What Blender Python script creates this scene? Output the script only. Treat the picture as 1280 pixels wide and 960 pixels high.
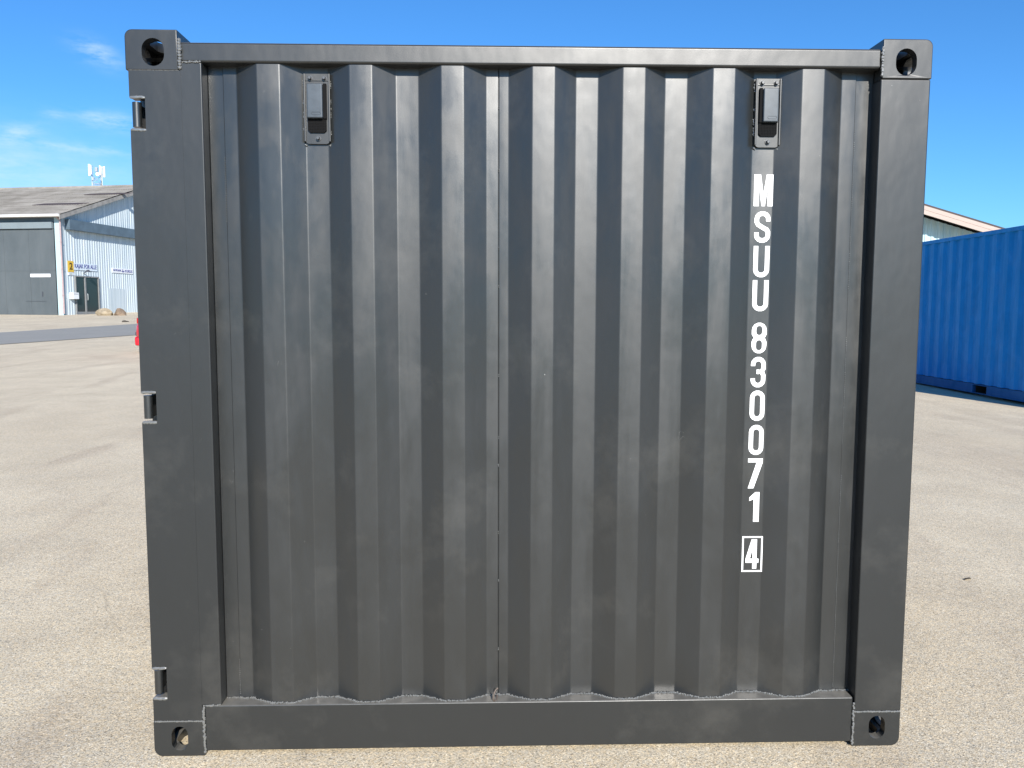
import bpy, bmesh, math, random
from mathutils import Vector, Matrix, Euler
from mathutils.geometry import tessellate_polygon
R = math.radians
rnd = random.Random(7)
S = bpy.context.scene
C = S.collection
for o in list(bpy.data.objects): bpy.data.objects.remove(o)

# ------------------------------------------------------------------ camera
YAW, PITCH, ROLL = 0.0317804, -0.0913722, 0.0022409
cam = bpy.data.cameras.new('camera'); cam.sensor_width = 36; cam.lens = 1020/1280*36
cam.clip_start = .05; cam.clip_end = 5000
co = bpy.data.objects.new('camera', cam); C.objects.link(co)
fwd = Vector((math.sin(YAW)*math.cos(PITCH), math.cos(YAW)*math.cos(PITCH), math.sin(PITCH)))
rt = Vector((math.cos(YAW), -math.sin(YAW), 0)); up = rt.cross(fwd)
r2 = math.cos(ROLL)*rt + math.sin(ROLL)*up; u2 = -math.sin(ROLL)*rt + math.cos(ROLL)*up
mw = Matrix((r2, u2, -fwd)).transposed().to_4x4(); mw.translation = Vector((-.148, -2.53795, 1.43522))
co.matrix_world = mw
S.camera = co

# ------------------------------------------------------------------ sun, sky, exposure
SUN_EL, SUN_AZ = 28.5, 12          # azimuth: degrees to the right of straight behind the camera
sv = Vector((math.sin(R(SUN_AZ))*math.cos(R(SUN_EL)), -math.cos(R(SUN_AZ))*math.cos(R(SUN_EL)), math.sin(R(SUN_EL))))
sl = bpy.data.lights.new('sun', 'SUN'); sl.energy = 5.0; sl.angle = R(.53); sl.color = (1, .947, .868)
so = bpy.data.objects.new('sun', sl); C.objects.link(so)
so.rotation_euler = sv.to_track_quat('Z', 'Y').to_euler(); so.location = (4, -12, 14)

w = bpy.data.worlds.new('World'); S.world = w; w.use_nodes = True
nt = w.node_tree; N = nt.nodes; L = nt.links
bg = N['Background']; bg.inputs['Strength'].default_value = .095
sky = N.new('ShaderNodeTexSky'); sky.sky_type = 'NISHITA'; sky.sun_disc = False
sky.sun_elevation = R(SUN_EL); sky.sun_rotation = R(180-SUN_AZ)
sky.altitude = 0; sky.air_density = 1.0; sky.dust_density = .35; sky.ozone_density = 2.4
hs = N.new('ShaderNodeHueSaturation'); hs.inputs['Saturation'].default_value = 1.1; hs.inputs['Hue'].default_value = .495
L.new(sky.outputs[0], hs.inputs['Color'])
geo = N.new('ShaderNodeTexCoord')
def wmath(op, a, b=None, c=None, clamp=False):
    n = N.new('ShaderNodeMath'); n.operation = op; n.use_clamp = clamp
    for i, v in enumerate((a, b, c)):
        if v is None: continue
        if isinstance(v, (int, float)): n.inputs[i].default_value = v
        else: L.new(v, n.inputs[i])
    return n.outputs[0]
sep = N.new('ShaderNodeSeparateXYZ'); L.new(geo.outputs['Generated'], sep.inputs[0])
az = wmath('ARCTAN2', sep.outputs[0], sep.outputs[1])
el = wmath('ARCSINE', sep.outputs[2])
comb = N.new('ShaderNodeCombineXYZ'); L.new(wmath('MULTIPLY', az, 10), comb.inputs[0]); L.new(wmath('MULTIPLY', el, 34), comb.inputs[1])
cn = N.new('ShaderNodeTexNoise'); cn.inputs['Scale'].default_value = 2.1; cn.inputs['Detail'].default_value = 7; cn.inputs['Roughness'].default_value = .62
L.new(comb.outputs[0], cn.inputs['Vector'])
puff = wmath('MULTIPLY', wmath('SUBTRACT', cn.outputs[0], .38), 3.2, clamp=True)
def cloud(a0, e0, sa, se, tilt, amp):
    da = wmath('SUBTRACT', az, R(a0)); de = wmath('SUBTRACT', wmath('SUBTRACT', el, R(e0)), wmath('MULTIPLY', da, tilt))
    q = wmath('ADD', wmath('POWER', wmath('ABSOLUTE', wmath('DIVIDE', da, R(sa))), 2.0), wmath('POWER', wmath('ABSOLUTE', wmath('DIVIDE', de, R(se))), 2.0))
    g = wmath('MULTIPLY', wmath('EXPONENT', wmath('MULTIPLY', q, -1.0)), amp)
    return g
# thin fair-weather wisps low in the north-west sky, and some elsewhere all round
def az_el(px, py):
    d = Matrix((r2, -u2, fwd)).transposed() @ Vector(((px-640)/1020, (py-480)/1020, 1)); d.normalize()
    return math.degrees(math.atan2(d.x, d.y)), math.degrees(math.asin(d.z))
total = None
for a0, e0, sa, se, t, am in [
    (*az_el(120, 66), 1.15, .6, -.25, .85), (*az_el(140, 152), 1.9, .5, -.05, .8), (*az_el(26, 165), 1.1, .45, .22, .6),
    (*az_el(66, 143), .6, .3, 0, .35), (*az_el(110, 186), 4.5, .3, 0, .45), (*az_el(20, 214), 7.5, 1.6, .03, .22), (*az_el(-200, 190), 7, 2.5, .03, .35),
    (150, 20, 20, 3, .1, .6), (-110, 14, 18, 2.5, .0, .7)]:
    g = cloud(a0, e0, sa, se, t, am)
    total = g if total is None else wmath('ADD', total, g)
veil = cloud(az_el(0, 216)[0], az_el(0, 222)[1], 9, 2.4, 0, .34)
fac = wmath('ADD', wmath('MULTIPLY', total, puff), veil, clamp=True)
hz = N.new('ShaderNodeMix'); hz.data_type = 'RGBA'; L.new(fac, hz.inputs['Factor'])
tint = N.new('ShaderNodeMix'); tint.data_type = 'RGBA'; tint.blend_type = 'MULTIPLY'; tint.inputs['Factor'].default_value = 1; tint.inputs[7].default_value = (.42, .80, 1.20, 1)
L.new(hs.outputs[0], tint.inputs[6]); L.new(tint.outputs[2], hz.inputs[6]); hz.inputs[7].default_value = (5.0, 6.4, 8.2, 1)
L.new(hz.outputs[2], bg.inputs['Color'])

S.view_settings.view_transform = 'Standard'; S.view_settings.look = 'None'
S.view_settings.exposure = .62; S.view_settings.gamma = 1; S.view_settings.use_curve_mapping = False
S.render.engine = 'CYCLES'

# ------------------------------------------------------------------ materials
def mat(name):
    m = bpy.data.materials.new(name); m.use_nodes = True
    return m, m.node_tree.nodes, m.node_tree.links, m.node_tree.nodes['Principled BSDF']
class G:
    """small node helper"""
    def __init__(s, name):
        s.m, s.N, s.L, s.b = mat(name); s.tc = s.N.new('ShaderNodeTexCoord')
    def co(s, scale=(1, 1, 1), rot=(0, 0, 0), space='Object'):
        mp = s.N.new('ShaderNodeMapping'); mp.inputs['Scale'].default_value = scale; mp.inputs['Rotation'].default_value = rot
        s.L.new(s.tc.outputs[space], mp.inputs[0]); return mp.outputs[0]
    def noise(s, vec, scale, detail=4, rough=.55, dist=0):
        n = s.N.new('ShaderNodeTexNoise'); n.inputs['Scale'].default_value = scale; n.inputs['Detail'].default_value = detail
        n.inputs['Roughness'].default_value = rough; n.inputs['Distortion'].default_value = dist
        s.L.new(vec, n.inputs['Vector']); return n.outputs[0]
    def vor(s, vec, scale, out='Distance', feature='F1'):
        n = s.N.new('ShaderNodeTexVoronoi'); n.feature = feature; n.inputs['Scale'].default_value = scale; s.L.new(vec, n.inputs['Vector']); return n.outputs[out]
    def ramp(s, fac, stops, interp='LINEAR'):
        r = s.N.new('ShaderNodeValToRGB'); r.color_ramp.interpolation = interp
        while len(r.color_ramp.elements) < len(stops): r.color_ramp.elements.new(.5)
        for e, (p, c) in zip(r.color_ramp.elements, stops):
            e.position = p; e.color = (c, c, c, 1) if isinstance(c, (int, float)) else (*c, 1)
        s.L.new(fac, r.inputs[0]); return r.outputs[0]
    def mix(s, fac, a, b, mode='MIX'):
        n = s.N.new('ShaderNodeMix'); n.data_type = 'RGBA'; n.blend_type = mode
        for i, v in ((0, fac), (6, a), (7, b)):
            if isinstance(v, (int, float)): n.inputs[i].default_value = v if i == 0 else (v, v, v, 1)
            elif isinstance(v, tuple): n.inputs[i].default_value = (*v, 1)
            else: s.L.new(v, n.inputs[i])
        return n.outputs[2]
    def math(s, op, a, b, clamp=False):
        n = s.N.new('ShaderNodeMath'); n.operation = op; n.use_clamp = clamp
        for i, v in enumerate((a, b)):
            if isinstance(v, (int, float)): n.inputs[i].default_value = v
            else: s.L.new(v, n.inputs[i])
        return n.outputs[0]
    def bump(s, h, strength=.3, dist=.01, prev=None):
        n = s.N.new('ShaderNodeBump'); n.inputs['Strength'].default_value = strength; n.inputs['Distance'].default_value = dist
        s.L.new(h, n.inputs['Height'])
        if prev: s.L.new(prev, n.inputs['Normal'])
        return n.outputs[0]
    def set(s, **k):
        for key, v in k.items():
            i = s.b.inputs[key.replace('_', ' ')]
            if isinstance(v, tuple): i.default_value = (*v, 1) if len(v) == 3 else v
            elif isinstance(v, (int, float)): i.default_value = v
            else: s.L.new(v, i)
        return s.m
def plain(name, col, rough=.6, metal=0, var=.12, scale=9):
    g = G(name); n = g.noise(g.co(), scale, 5)
    c = g.mix(g.ramp(n, [(.3, 0.0), (.7, 1.0)]), tuple(x*(1-var) for x in col), tuple(min(1, x*(1+var)) for x in col))
    return g.set(Base_Color=c, Roughness=rough, Metallic=metal)

def container_paint(name, col, r_lo, r_hi, chips=True, spec=.5, ior=1.5, dusty=.55, band=.07):
    g = G(name); o = g.co((1, 1, 1)); st = g.co((7, 7, 1.1)); st2 = g.co((30, 30, .8))
    cloud_ = g.noise(st, 1.0, 6, .6, .8)             # overspray patches, drawn out vertically
    blot = g.noise(g.co((1, 1, .7)), 5.0, 6, .62, .5)
    streak = g.noise(st2, 1.0, 3, .5)
    f = g.math('ADD', g.math('MULTIPLY', cloud_, .45), g.math('MULTIPLY', blot, .42))
    f = g.math('ADD', f, g.math('MULTIPLY', streak, .13))
    rough = g.ramp(f, [(.5-band, r_hi), (.5, (r_lo+r_hi)/2), (.5+band, r_lo)])
    base = g.mix(g.ramp(f, [(.38, 0.0), (.62, 1.0)]), tuple(c*.88 for c in col), tuple(c*1.10 for c in col))
    gm = g.N.new('ShaderNodeNewGeometry'); sp = g.N.new('ShaderNodeSeparateXYZ'); g.L.new(gm.outputs['True Normal'], sp.inputs[0])
    up_ = g.ramp(sp.outputs[2], [(.55, 0.0), (.95, dusty)])                    # dust settled on upward faces
    up_ = g.math('MULTIPLY', up_, g.ramp(g.noise(o, 30, 4), [(.3, .65), (.7, 1.0)]))
    dust = g.math('ADD', up_, g.ramp(g.noise(o, 2.7, 8, .7), [(.52, 0.0), (.85, .10)]), True)
    base = g.mix(dust, base, (.33, .31, .27))
    if chips:
        v = g.vor(g.co(), 30); gate = g.ramp(g.noise(o, 7, 2), [(.63, 0.0), (.68, .8)])
        ch = g.math('MULTIPLY', g.ramp(v, [(.0, 1.0), (.035, 1.0), (.05, 0.0)]), gate)
        # hair scratches: thin crooked contours of a stretched noise, in a few places only
        n1 = g.noise(g.co((1, 1, 1), (.3, .5, .8)), 11, 2, .5, 1.2); line = g.ramp(g.math('ABSOLUTE', g.math('SUBTRACT', n1, .5), 0), [(.0, 1.0), (.0022, .0)])
        gs = g.ramp(g.noise(g.co((1, 1, 1), (1, 0, 0)), 9, 3), [(.72, 0.0), (.74, .5)])
        ch = g.math('MAXIMUM', ch, g.math('MULTIPLY', line, gs))
        base = g.mix(ch, base, (.34, .34, .32))
    grain = g.noise(o, 700, 2)
    wav = g.noise(g.co((1, 1, .6)), 6, 3)
    nb = g.bump(grain, .16, .0006); nb = g.bump(wav, .30, .008, nb)
    m = g.set(Base_Color=base, Roughness=rough, Normal=nb, IOR=ior); g.b.inputs['Specular IOR Level'].default_value = spec
    return m
M = {}
M['char'] = container_paint('anthracite_paint', (.0145, .0158, .0160), .30, .44, True, .5, 1.74, .38)
M['frame'] = container_paint('anthracite_frame_paint', (.0135, .0148, .0152), .345, .425, True, .5, 1.62, .42, .14)
M['weld'] = container_paint('painted_weld', (.11, .112, .108), .24, .34, False, .9, 1.8)
M['black'] = plain('black_plastic_and_gap_shade', (.006, .006, .0065), .85); M['black'].node_tree.nodes['Principled BSDF'].inputs['Specular IOR Level'].default_value = .15
M['hood'] = plain('grey_vent_plastic', (.05, .062, .075), .36, 0, .15, 60)
M['bolt'] = plain('painted_bolt_steel', (.11, .11, .11), .3, .5, .2, 80)
M['stencil'] = plain('white_stencil_paint', (.86, .86, .85), .5, 0, .03, 40)
M['blue'] = container_paint('blue_container_paint', (.0, .195, .53), .45, .6, False, .22)
M['blue2'] = container_paint('dull_blue_rail_paint', (.0, .085, .25), .5, .65, False, .2)
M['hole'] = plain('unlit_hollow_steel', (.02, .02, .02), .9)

def ground_mat():
    g = G('pale_gravel_surface'); o = g.co(space='Object')
    big = g.noise(o, .23, 5, .6, .4); mid = g.noise(o, 1.5, 6, .6, .3)
    track = g.noise(g.co((1.5, .28, 1), (0, 0, R(9))), 1.0, 6, .6, .6)
    col = g.mix(g.ramp(big, [(.3, 0.0), (.7, 1.0)]), (.555, .47, .34), (.64, .56, .42))
    col = g.mix(g.ramp(mid, [(.35, .0), (.75, .55)]), col, (.42, .355, .26))
    col = g.mix(g.ramp(track, [(.52, .0), (.70, .50)]), col, (.38, .305, .225))
    # aggregate: two sizes of grit
    vc = g.vor(o, 270, 'Color'); s1 = g.N.new('ShaderNodeSeparateColor'); g.L.new(vc, s1.inputs[0])
    grit = g.ramp(s1.outputs[0], [(.0, .34), (.12, .70), (.5, .98), (.84, 1.12), (1.0, 1.45)])
    col = g.mix(1.0, col, grit, 'MULTIPLY')
    vc2 = g.vor(o, 120, 'Color'); s2 = g.N.new('ShaderNodeSeparateColor'); g.L.new(vc2, s2.inputs[0])
    col = g.mix(1.0, col, g.ramp(s2.outputs[1], [(.0, .72), (.06, .95), (.92, 1.03), (1.0, 1.2)]), 'MULTIPLY')
    warm = g.mix(s2.outputs[2], (1.06, 1.0, .90), (.97, 1.0, 1.04)); col = g.mix(1.0, col, warm, 'MULTIPLY')
    h = g.vor(o, 190); nb = g.bump(h, .30, .004); nb = g.bump(g.noise(o, 16, 4, .6), .22, .012, nb); nb = g.bump(g.noise(o, 2.2, 3), .2, .04, nb)
    cr = g.ramp(g.math('ABSOLUTE', g.math('SUBTRACT', g.noise(o, .33, 6, .62, .8), .5), True), [(.0, 1.0), (.0028, .0)]); gate = g.ramp(g.noise(o, .5, 3), [(.52, .0), (.60, .28)])
    col = g.mix(g.math('MULTIPLY', cr, gate), col, (.20, .165, .12))
    pv = g.vor(o, 26); pg = g.ramp(g.noise(o, 1.7, 3), [(.45, 0.0), (.6, 1.0)])
    col = g.mix(g.math('MULTIPLY', g.ramp(pv, [(.0, 1.0), (.07, 1.0), (.10, 0.0)]), pg), col, (.78, .74, .64))
    pv = g.vor(g.co((1, 1, 1), (0, 0, .7)), 17); col = g.mix(g.ramp(pv, [(.0, .8), (.05, .8), (.075, 0.0)]), col, (.16, .13, .10))
    return g.set(Base_Color=col, Roughness=.9, Normal=nb)
M['ground'] = ground_mat()
def road_mat():
    g = G('worn_asphalt'); o = g.co()
    c = g.mix(g.noise(o, .8, 6, .6), (.22, .215, .195), (.29, .28, .25))
    c = g.mix(1.0, c, g.ramp(g.noise(o, 130, 2), [(.3, .8), (.7, 1.2)]), 'MULTIPLY')
    return g.set(Base_Color=c, Roughness=.9, Normal=g.bump(g.noise(o, 60, 4), .4, .01))
M['road'] = road_mat()
def clad(name, a, b, streakcol, scale=5.5):
    g = G(name); n = g.noise(g.co((scale, scale, .12)), 1.0, 4, .6); n2 = g.noise(g.co((1, 1, .35)), 1.3, 6, .6)
    c = g.mix(g.ramp(n, [(.35, 0.0), (.65, 1.0)]), a, b)
    c = g.mix(g.ramp(n2, [(.5, 0.0), (.75, .55)]), c, streakcol)
    return g.set(Base_Color=c, Roughness=.55)
M['clad'] = clad('pale_blue_cladding', (.40, .475, .52), (.55, .605, .63), (.38, .44, .47))
M['clad2'] = clad('pale_blue_board_cladding', (.36, .52, .57), (.48, .63, .67), (.3, .4, .43))
M['pillar'] = clad('pale_blue_pillar_paint', (.36, .49, .53), (.42, .54, .57), (.4, .5, .52))
M['slate'] = plain('slate_blue_boarding', (.085, .125, .16), .6, 0, .18, 2)
M['slate2'] = plain('grey_blue_gate_track', (.17, .205, .225), .55, 0, .1, 1)
def gate_mat():
    g = G('grey_sheet_gate'); n = g.noise(g.co((1, 1, .5)), .7, 6, .6); st = g.noise(g.co((8, 8, .15)), 1., 4)
    c = g.mix(g.ramp(n, [(.35, 0.0), (.65, 1.0)]), (.070, .083, .090), (.092, .106, .113)); c = g.mix(g.ramp(st, [(.55, 0.0), (.8, .25)]), c, (.13, .14, .145))
    return g.set(Base_Color=c, Roughness=.5)
M['gate'] = gate_mat()
def roof_mat():
    g = G('weathered_fibre_cement'); o = g.co()
    c = g.mix(g.ramp(g.noise(o, .55, 7, .68), [(.35, 0.0), (.68, 1.0)]), (.18, .165, .142), (.31, .29, .26))
    c = g.mix(g.ramp(g.noise(g.co((5, .8, 1)), 1.3, 5, .6), [(.5, .0), (.75, .6)]), c, (.15, .14, .115))
    v = g.ramp(g.vor(o, 5.5), [(.05, 1.0), (.14, 0.0)]); c = g.mix(g.math('MULTIPLY', v, .45), c, (.42, .42, .37))
    return g.set(Base_Color=c, Roughness=.95, Normal=g.bump(g.noise(o, 12, 5), .5, .02))
M['roof'] = roof_mat()
M['gutter'] = plain('white_gutter', (.70, .69, .66), .5)
M['barge'] = plain('grey_bargeboard', (.25, .24, .225), .8, 0, .25, 3)
def plank_mat():
    g = G('pinkish_fascia_boards'); c = g.mix(g.noise(g.co((.7, 1, 9)), 1.6, 5), (.35, .275, .24), (.44, .36, .32)); return g.set(Base_Color=c, Roughness=.75)
M['fascia'] = plank_mat()
M['fdark'] = plain('dark_roof_edge', (.05, .035, .035), .7)
M['rpipe'] = plain('dusty_pink_downpipe', (.36, .27, .27), .6)
g = G('door_glass'); M['glass'] = g.set(Base_Color=(.02, .03, .035), Roughness=.06)
M['dframe'] = plain('grey_door_frame', (.20, .205, .205), .5)
M['white'] = plain('white_board', (.72, .74, .76), .5, 0, .05)
M['palewhite'] = plain('pale_board', (.60, .68, .74), .5, 0, .05)
M['yellow'] = plain('yellow_sign_board', (.62, .40, .04), .5, 0, .08)
M['navy'] = plain('navy_lettering', (.05, .055, .22), .6, 0, .05)
M['signink'] = plain('dark_brown_numeral', (.035, .018, .008), .6)
M['greenink'] = plain('green_grey_lettering', (.15, .26, .24), .6)
M['galv'] = plain('galvanised_steel', (.42, .45, .46), .45, .4, .2, 3)
M['antenna'] = plain('white_antenna_housing', (.80, .82, .82), .4, 0, .03)
def rock_mat(name, a, b):
    g = G(name); n = g.noise(g.co(), 4, 8, .65); c = g.mix(g.ramp(n, [(.35, 0.0), (.65, 1.0)]), a, b)
    return g.set(Base_Color=c, Roughness=.9, Normal=g.bump(g.noise(g.co(), 9, 8, .7), .8, .05))
M['rock'] = rock_mat('tan_boulder', (.20, .155, .10), (.40, .33, .23)); M['rock2'] = rock_mat('brown_boulder', (.13, .09, .06), (.27, .2, .14))
M['pebble'] = rock_mat('dark_pebble', (.04, .035, .03), (.08, .07, .06))
g = G('red_car_paint'); M['red'] = g.set(Base_Color=(.52, .006, .02), Roughness=.28); g.b.inputs['Coat Weight'].default_value = .6
g = G('car_glass'); M['cglass'] = g.set(Base_Color=(.012, .015, .018), Roughness=.05)
M['rubber'] = plain('black_rubber', (.015, .015, .015), .8); M['alloy'] = plain('grey_alloy', (.45, .45, .46), .35, .7)
M['trim'] = plain('dark_grey_bumper_trim', (.05, .055, .07), .5)
g = G('red_lens'); M['lens'] = g.set(Base_Color=(.35, .01, .01), Roughness=.15)
M['steelbar'] = container_paint('lock_bar_paint', (.04, .042, .042), .4, .5, False, .6, 1.7)
M['rust'] = plain('rusty_bare_steel', (.15, .12, .10), .4, .6, .3, 90)
M['leaf'] = plain('dry_leaf', (.05, .035, .02), .8)

# ------------------------------------------------------------------ geometry helpers
def wn(o):
    md = o.modifiers.new('wn', 'WEIGHTED_NORMAL'); md.keep_sharp = True; md.weight = 100
def new_obj(name, bm, m, parent=None, sharp=32, loc=None, rotz=None):
    me = bpy.data.meshes.new(name); bmesh.ops.recalc_face_normals(bm, faces=bm.faces[:]); bm.to_mesh(me); bm.free()
    for p in me.polygons: p.use_smooth = True
    me.set_sharp_from_angle(angle=R(sharp))
    if m is not None: me.materials.append(m)
    o = bpy.data.objects.new(name, me); C.objects.link(o)
    if sharp != 50: wn(o)
    if parent: o.parent = parent
    if loc is not None: o.location = loc
    if rotz is not None: o.rotation_euler = (0, 0, rotz)
    return o
def tag(o, label=None, cat=None, group=None, kind=None):
    if label: o['label'] = label
    if cat: o['category'] = cat
    if group: o['group'] = group
    if kind: o['kind'] = kind
    return o
def thing(name, label, cat, loc=(0, 0, 0), rotz=0, group=None):
    o = bpy.data.objects.new(name, None); C.objects.link(o); o.location = loc; o.rotation_euler = (0, 0, rotz); o.empty_display_size = .2
    return tag(o, label, cat, group)
def merge(bm, tmp):
    me = bpy.data.meshes.new('t'); tmp.to_mesh(me); tmp.free(); bm.from_mesh(me); bpy.data.meshes.remove(me)
def box(bm, lo, hi, bev=0, seg=2, mx=None):
    t = bmesh.new(); bmesh.ops.create_cube(t, size=1)
    for v in t.verts: v.co = Vector([(lo[i]+hi[i])/2 + v.co[i]*(hi[i]-lo[i]) for i in range(3)])
    if bev: bmesh.ops.bevel(t, geom=t.edges[:], offset=bev, segments=seg, profile=.5, affect='EDGES')
    if mx: bmesh.ops.transform(t, matrix=mx, verts=t.verts[:])
    merge(bm, t)
def BM(): return bmesh.new()
def tube(bm, pts, r, n=10, cap=True):
    pts = [Vector(p) for p in pts]; rings = []
    prev = None
    for i, p in enumerate(pts):
        d = (pts[min(i+1, len(pts)-1)] - pts[max(i-1, 0)]).normalized()
        a = prev if prev is not None else (Vector((0, 0, 1)) if abs(d.z) < .9 else Vector((1, 0, 0)))
        x = (a - d*a.dot(d)).normalized(); y = d.cross(x); prev = x
        rr = r[i] if isinstance(r, (list, tuple)) else r
        rings.append([bm.verts.new(p + (x*math.cos(2*math.pi*k/n) + y*math.sin(2*math.pi*k/n))*rr) for k in range(n)])
    for a, b in zip(rings, rings[1:]):
        for k in range(n): bm.faces.new((a[k], a[(k+1) % n], b[(k+1) % n], b[k]))
    if cap: bm.faces.new(rings[0][::-1]); bm.faces.new(rings[-1])
def prism(bm, outer, holes, depth, f):
    """2D outline with holes, thickened; f maps (u, v, w) to 3D"""
    loops = [outer] + holes
    tri = tessellate_polygon([[Vector((*p, 0)) for p in l] for l in loops]); flat = [p for l in loops for p in l]
    t = bmesh.new(); A = [t.verts.new(f(*p, 0)) for p in flat]; B = [t.verts.new(f(*p, depth)) for p in flat]
    for i, j, k in tri:
        try: t.faces.new((A[i], A[j], A[k])); t.faces.new((B[k], B[j], B[i]))
        except ValueError: pass
    k = 0
    for l in loops:
        n = len(l)
        for i in range(n):
            a, b = k+i, k+(i+1) % n
            t.faces.new((A[a], A[b], B[b], B[a]))
        k += n
    bmesh.ops.recalc_face_normals(t, faces=t.faces[:]); merge(bm, t)
def bead(bm, pts, r, jit=.35, step=None):
    """weld bead: overlapping flattened blobs along a polyline"""
    step = step or r*1.1
    P = [Vector(p) for p in pts]
    for a, b in zip(P, P[1:]):
        L_ = (b-a).length; n = max(1, int(L_/step))
        for i in range(n):
            p = a.lerp(b, (i+.5)/n) + Vector([rnd.uniform(-1, 1)*r*jit for _ in range(3)])
            t = bmesh.new(); bmesh.ops.create_icosphere(t, subdivisions=1, radius=r*rnd.uniform(.8, 1.25)); bmesh.ops.translate(t, vec=p, verts=t.verts[:]); merge(bm, t)
def sheet(bm, pts, f, ts):
    """extrude a profile (list of 2D) along ts; f(a, b, t) -> 3D"""
    rows = [[bm.verts.new(f(a, b, t)) for a, b in pts] for t in ts]
    for r0, r1 in zip(rows, rows[1:]):
        for i in range(len(pts)-1): bm.faces.new((r0[i], r0[i+1], r1[i+1], r1[i]))
def rounded(pts, r, n=3):
    """round the inner corners of an open polyline"""
    out = [pts[0]]
    for p, q, s in zip(pts, pts[1:], pts[2:]):
        p, q, s = Vector(p), Vector(q), Vector(s); d1 = (p-q); d2 = (s-q)
        ang = d1.angle(d2, math.pi)
        if ang > math.pi-.12: out.append(tuple(q)); continue
        t = min(r/math.tan(ang/2), d1.length*.42, d2.length*.42); a = q+d1.normalized()*t; b = q+d2.normalized()*t
        for k in range(n+1):
            u = k/n; out.append(tuple(a*(1-u)**2 + q*2*u*(1-u) + b*u*u))
    out.append(pts[-1]); return out
def oval(cx, cy, w, h, n=8):
    """flat-sided upright slot: width w, height h"""
    r = w/2; s = max(0, h/2-r); pts = []
    for k in range(n+1): a = math.pi*k/n; pts.append((cx+r*math.cos(a), cy+s+r*math.sin(a)))
    for k in range(n+1): a = math.pi+math.pi*k/n; pts.append((cx+r*math.cos(a), cy-s+r*math.sin(a)))
    return pts
def boolean(base, cutters, parent, name, m, sharp=32):
    bo = new_obj('tmp', base, None); mods = []
    cs = []
    for c in cutters:
        k = new_obj('tmpc', c, None); cs.append(k)
        md = bo.modifiers.new('b', 'BOOLEAN'); md.object = k; md.operation = 'DIFFERENCE'; md.solver = 'EXACT'
    dg = bpy.context.evaluated_depsgraph_get(); me = bpy.data.meshes.new_from_object(bo.evaluated_get(dg))
    for k in cs + [bo]: bpy.data.objects.remove(k)
    me.name = name; me.materials.clear(); me.materials.append(m)
    for p in me.polygons: p.use_smooth = True
    me.set_sharp_from_angle(angle=R(sharp))
    o = bpy.data.objects.new(name, me); C.objects.link(o); o.parent = parent; wn(o)
    return o

# ------------------------------------------------------------------ ground, road
def hgt(x, y):
    t = min(1, max(0, (4-x)/12)); t = t*t*(3-2*t); s = .007+.0145*t
    return s*min(max(0, y-1), 62)
def axis(lims, near, far):
    a = set()
    for k in range(-12, 13): a.add(k*1.0)
    v = 12.0
    while v < lims: v *= 1.12; v = min(v, lims); a.add(v); a.add(-v)
    return sorted(a)
bm = BM(); xs = axis(900, 0, 0); ys = xs
xs = sorted(set(xs + [x*1.0 for x in range(-40, 41, 2)])); ys = sorted(set(ys + [y*1.0 for y in range(0, 70, 2)]))
gv = [[bm.verts.new((x, y, hgt(x, y))) for x in xs] for y in ys]
for a, b in zip(gv, gv[1:]):
    for i in range(len(xs)-1): bm.faces.new((a[i], a[i+1], b[i+1], b[i]))
tag(new_obj('ground', bm, M['ground']), kind='structure')
bm = BM()
# grey asphalt road crossing behind: near and far edges follow two straight lines
def road_pt(t, far):
    n0, n1 = Vector((-13.65, 20.57)), Vector((-11.98, 25.6)); f0, f1 = Vector((-17.43, 27.1)), Vector((-15.9, 35.05))
    return None
NA, NB = Vector((-13.65, 20.57)), Vector((-11.98, 25.6)); FA, FB = Vector((-17.43, 27.1)), Vector((-15.9, 35.05))
rows = []
for k in range(0, 61):
    t = -2.2 + k*.17
    a = NA.lerp(NB, t) + Vector((-.1, .05))*0; b = FA.lerp(FB, t*.85)
    rows.append([bm.verts.new((*(a.lerp(b, s)), hgt(*a.lerp(b, s))+.012)) for s in (0, .25, .5, .75, 1)])
for a, b in zip(rows, rows[1:]):
    for i in range(4): bm.faces.new((a[i], a[i+1], b[i+1], b[i]))
tag(new_obj('road', bm, M['road']), kind='structure')

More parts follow.
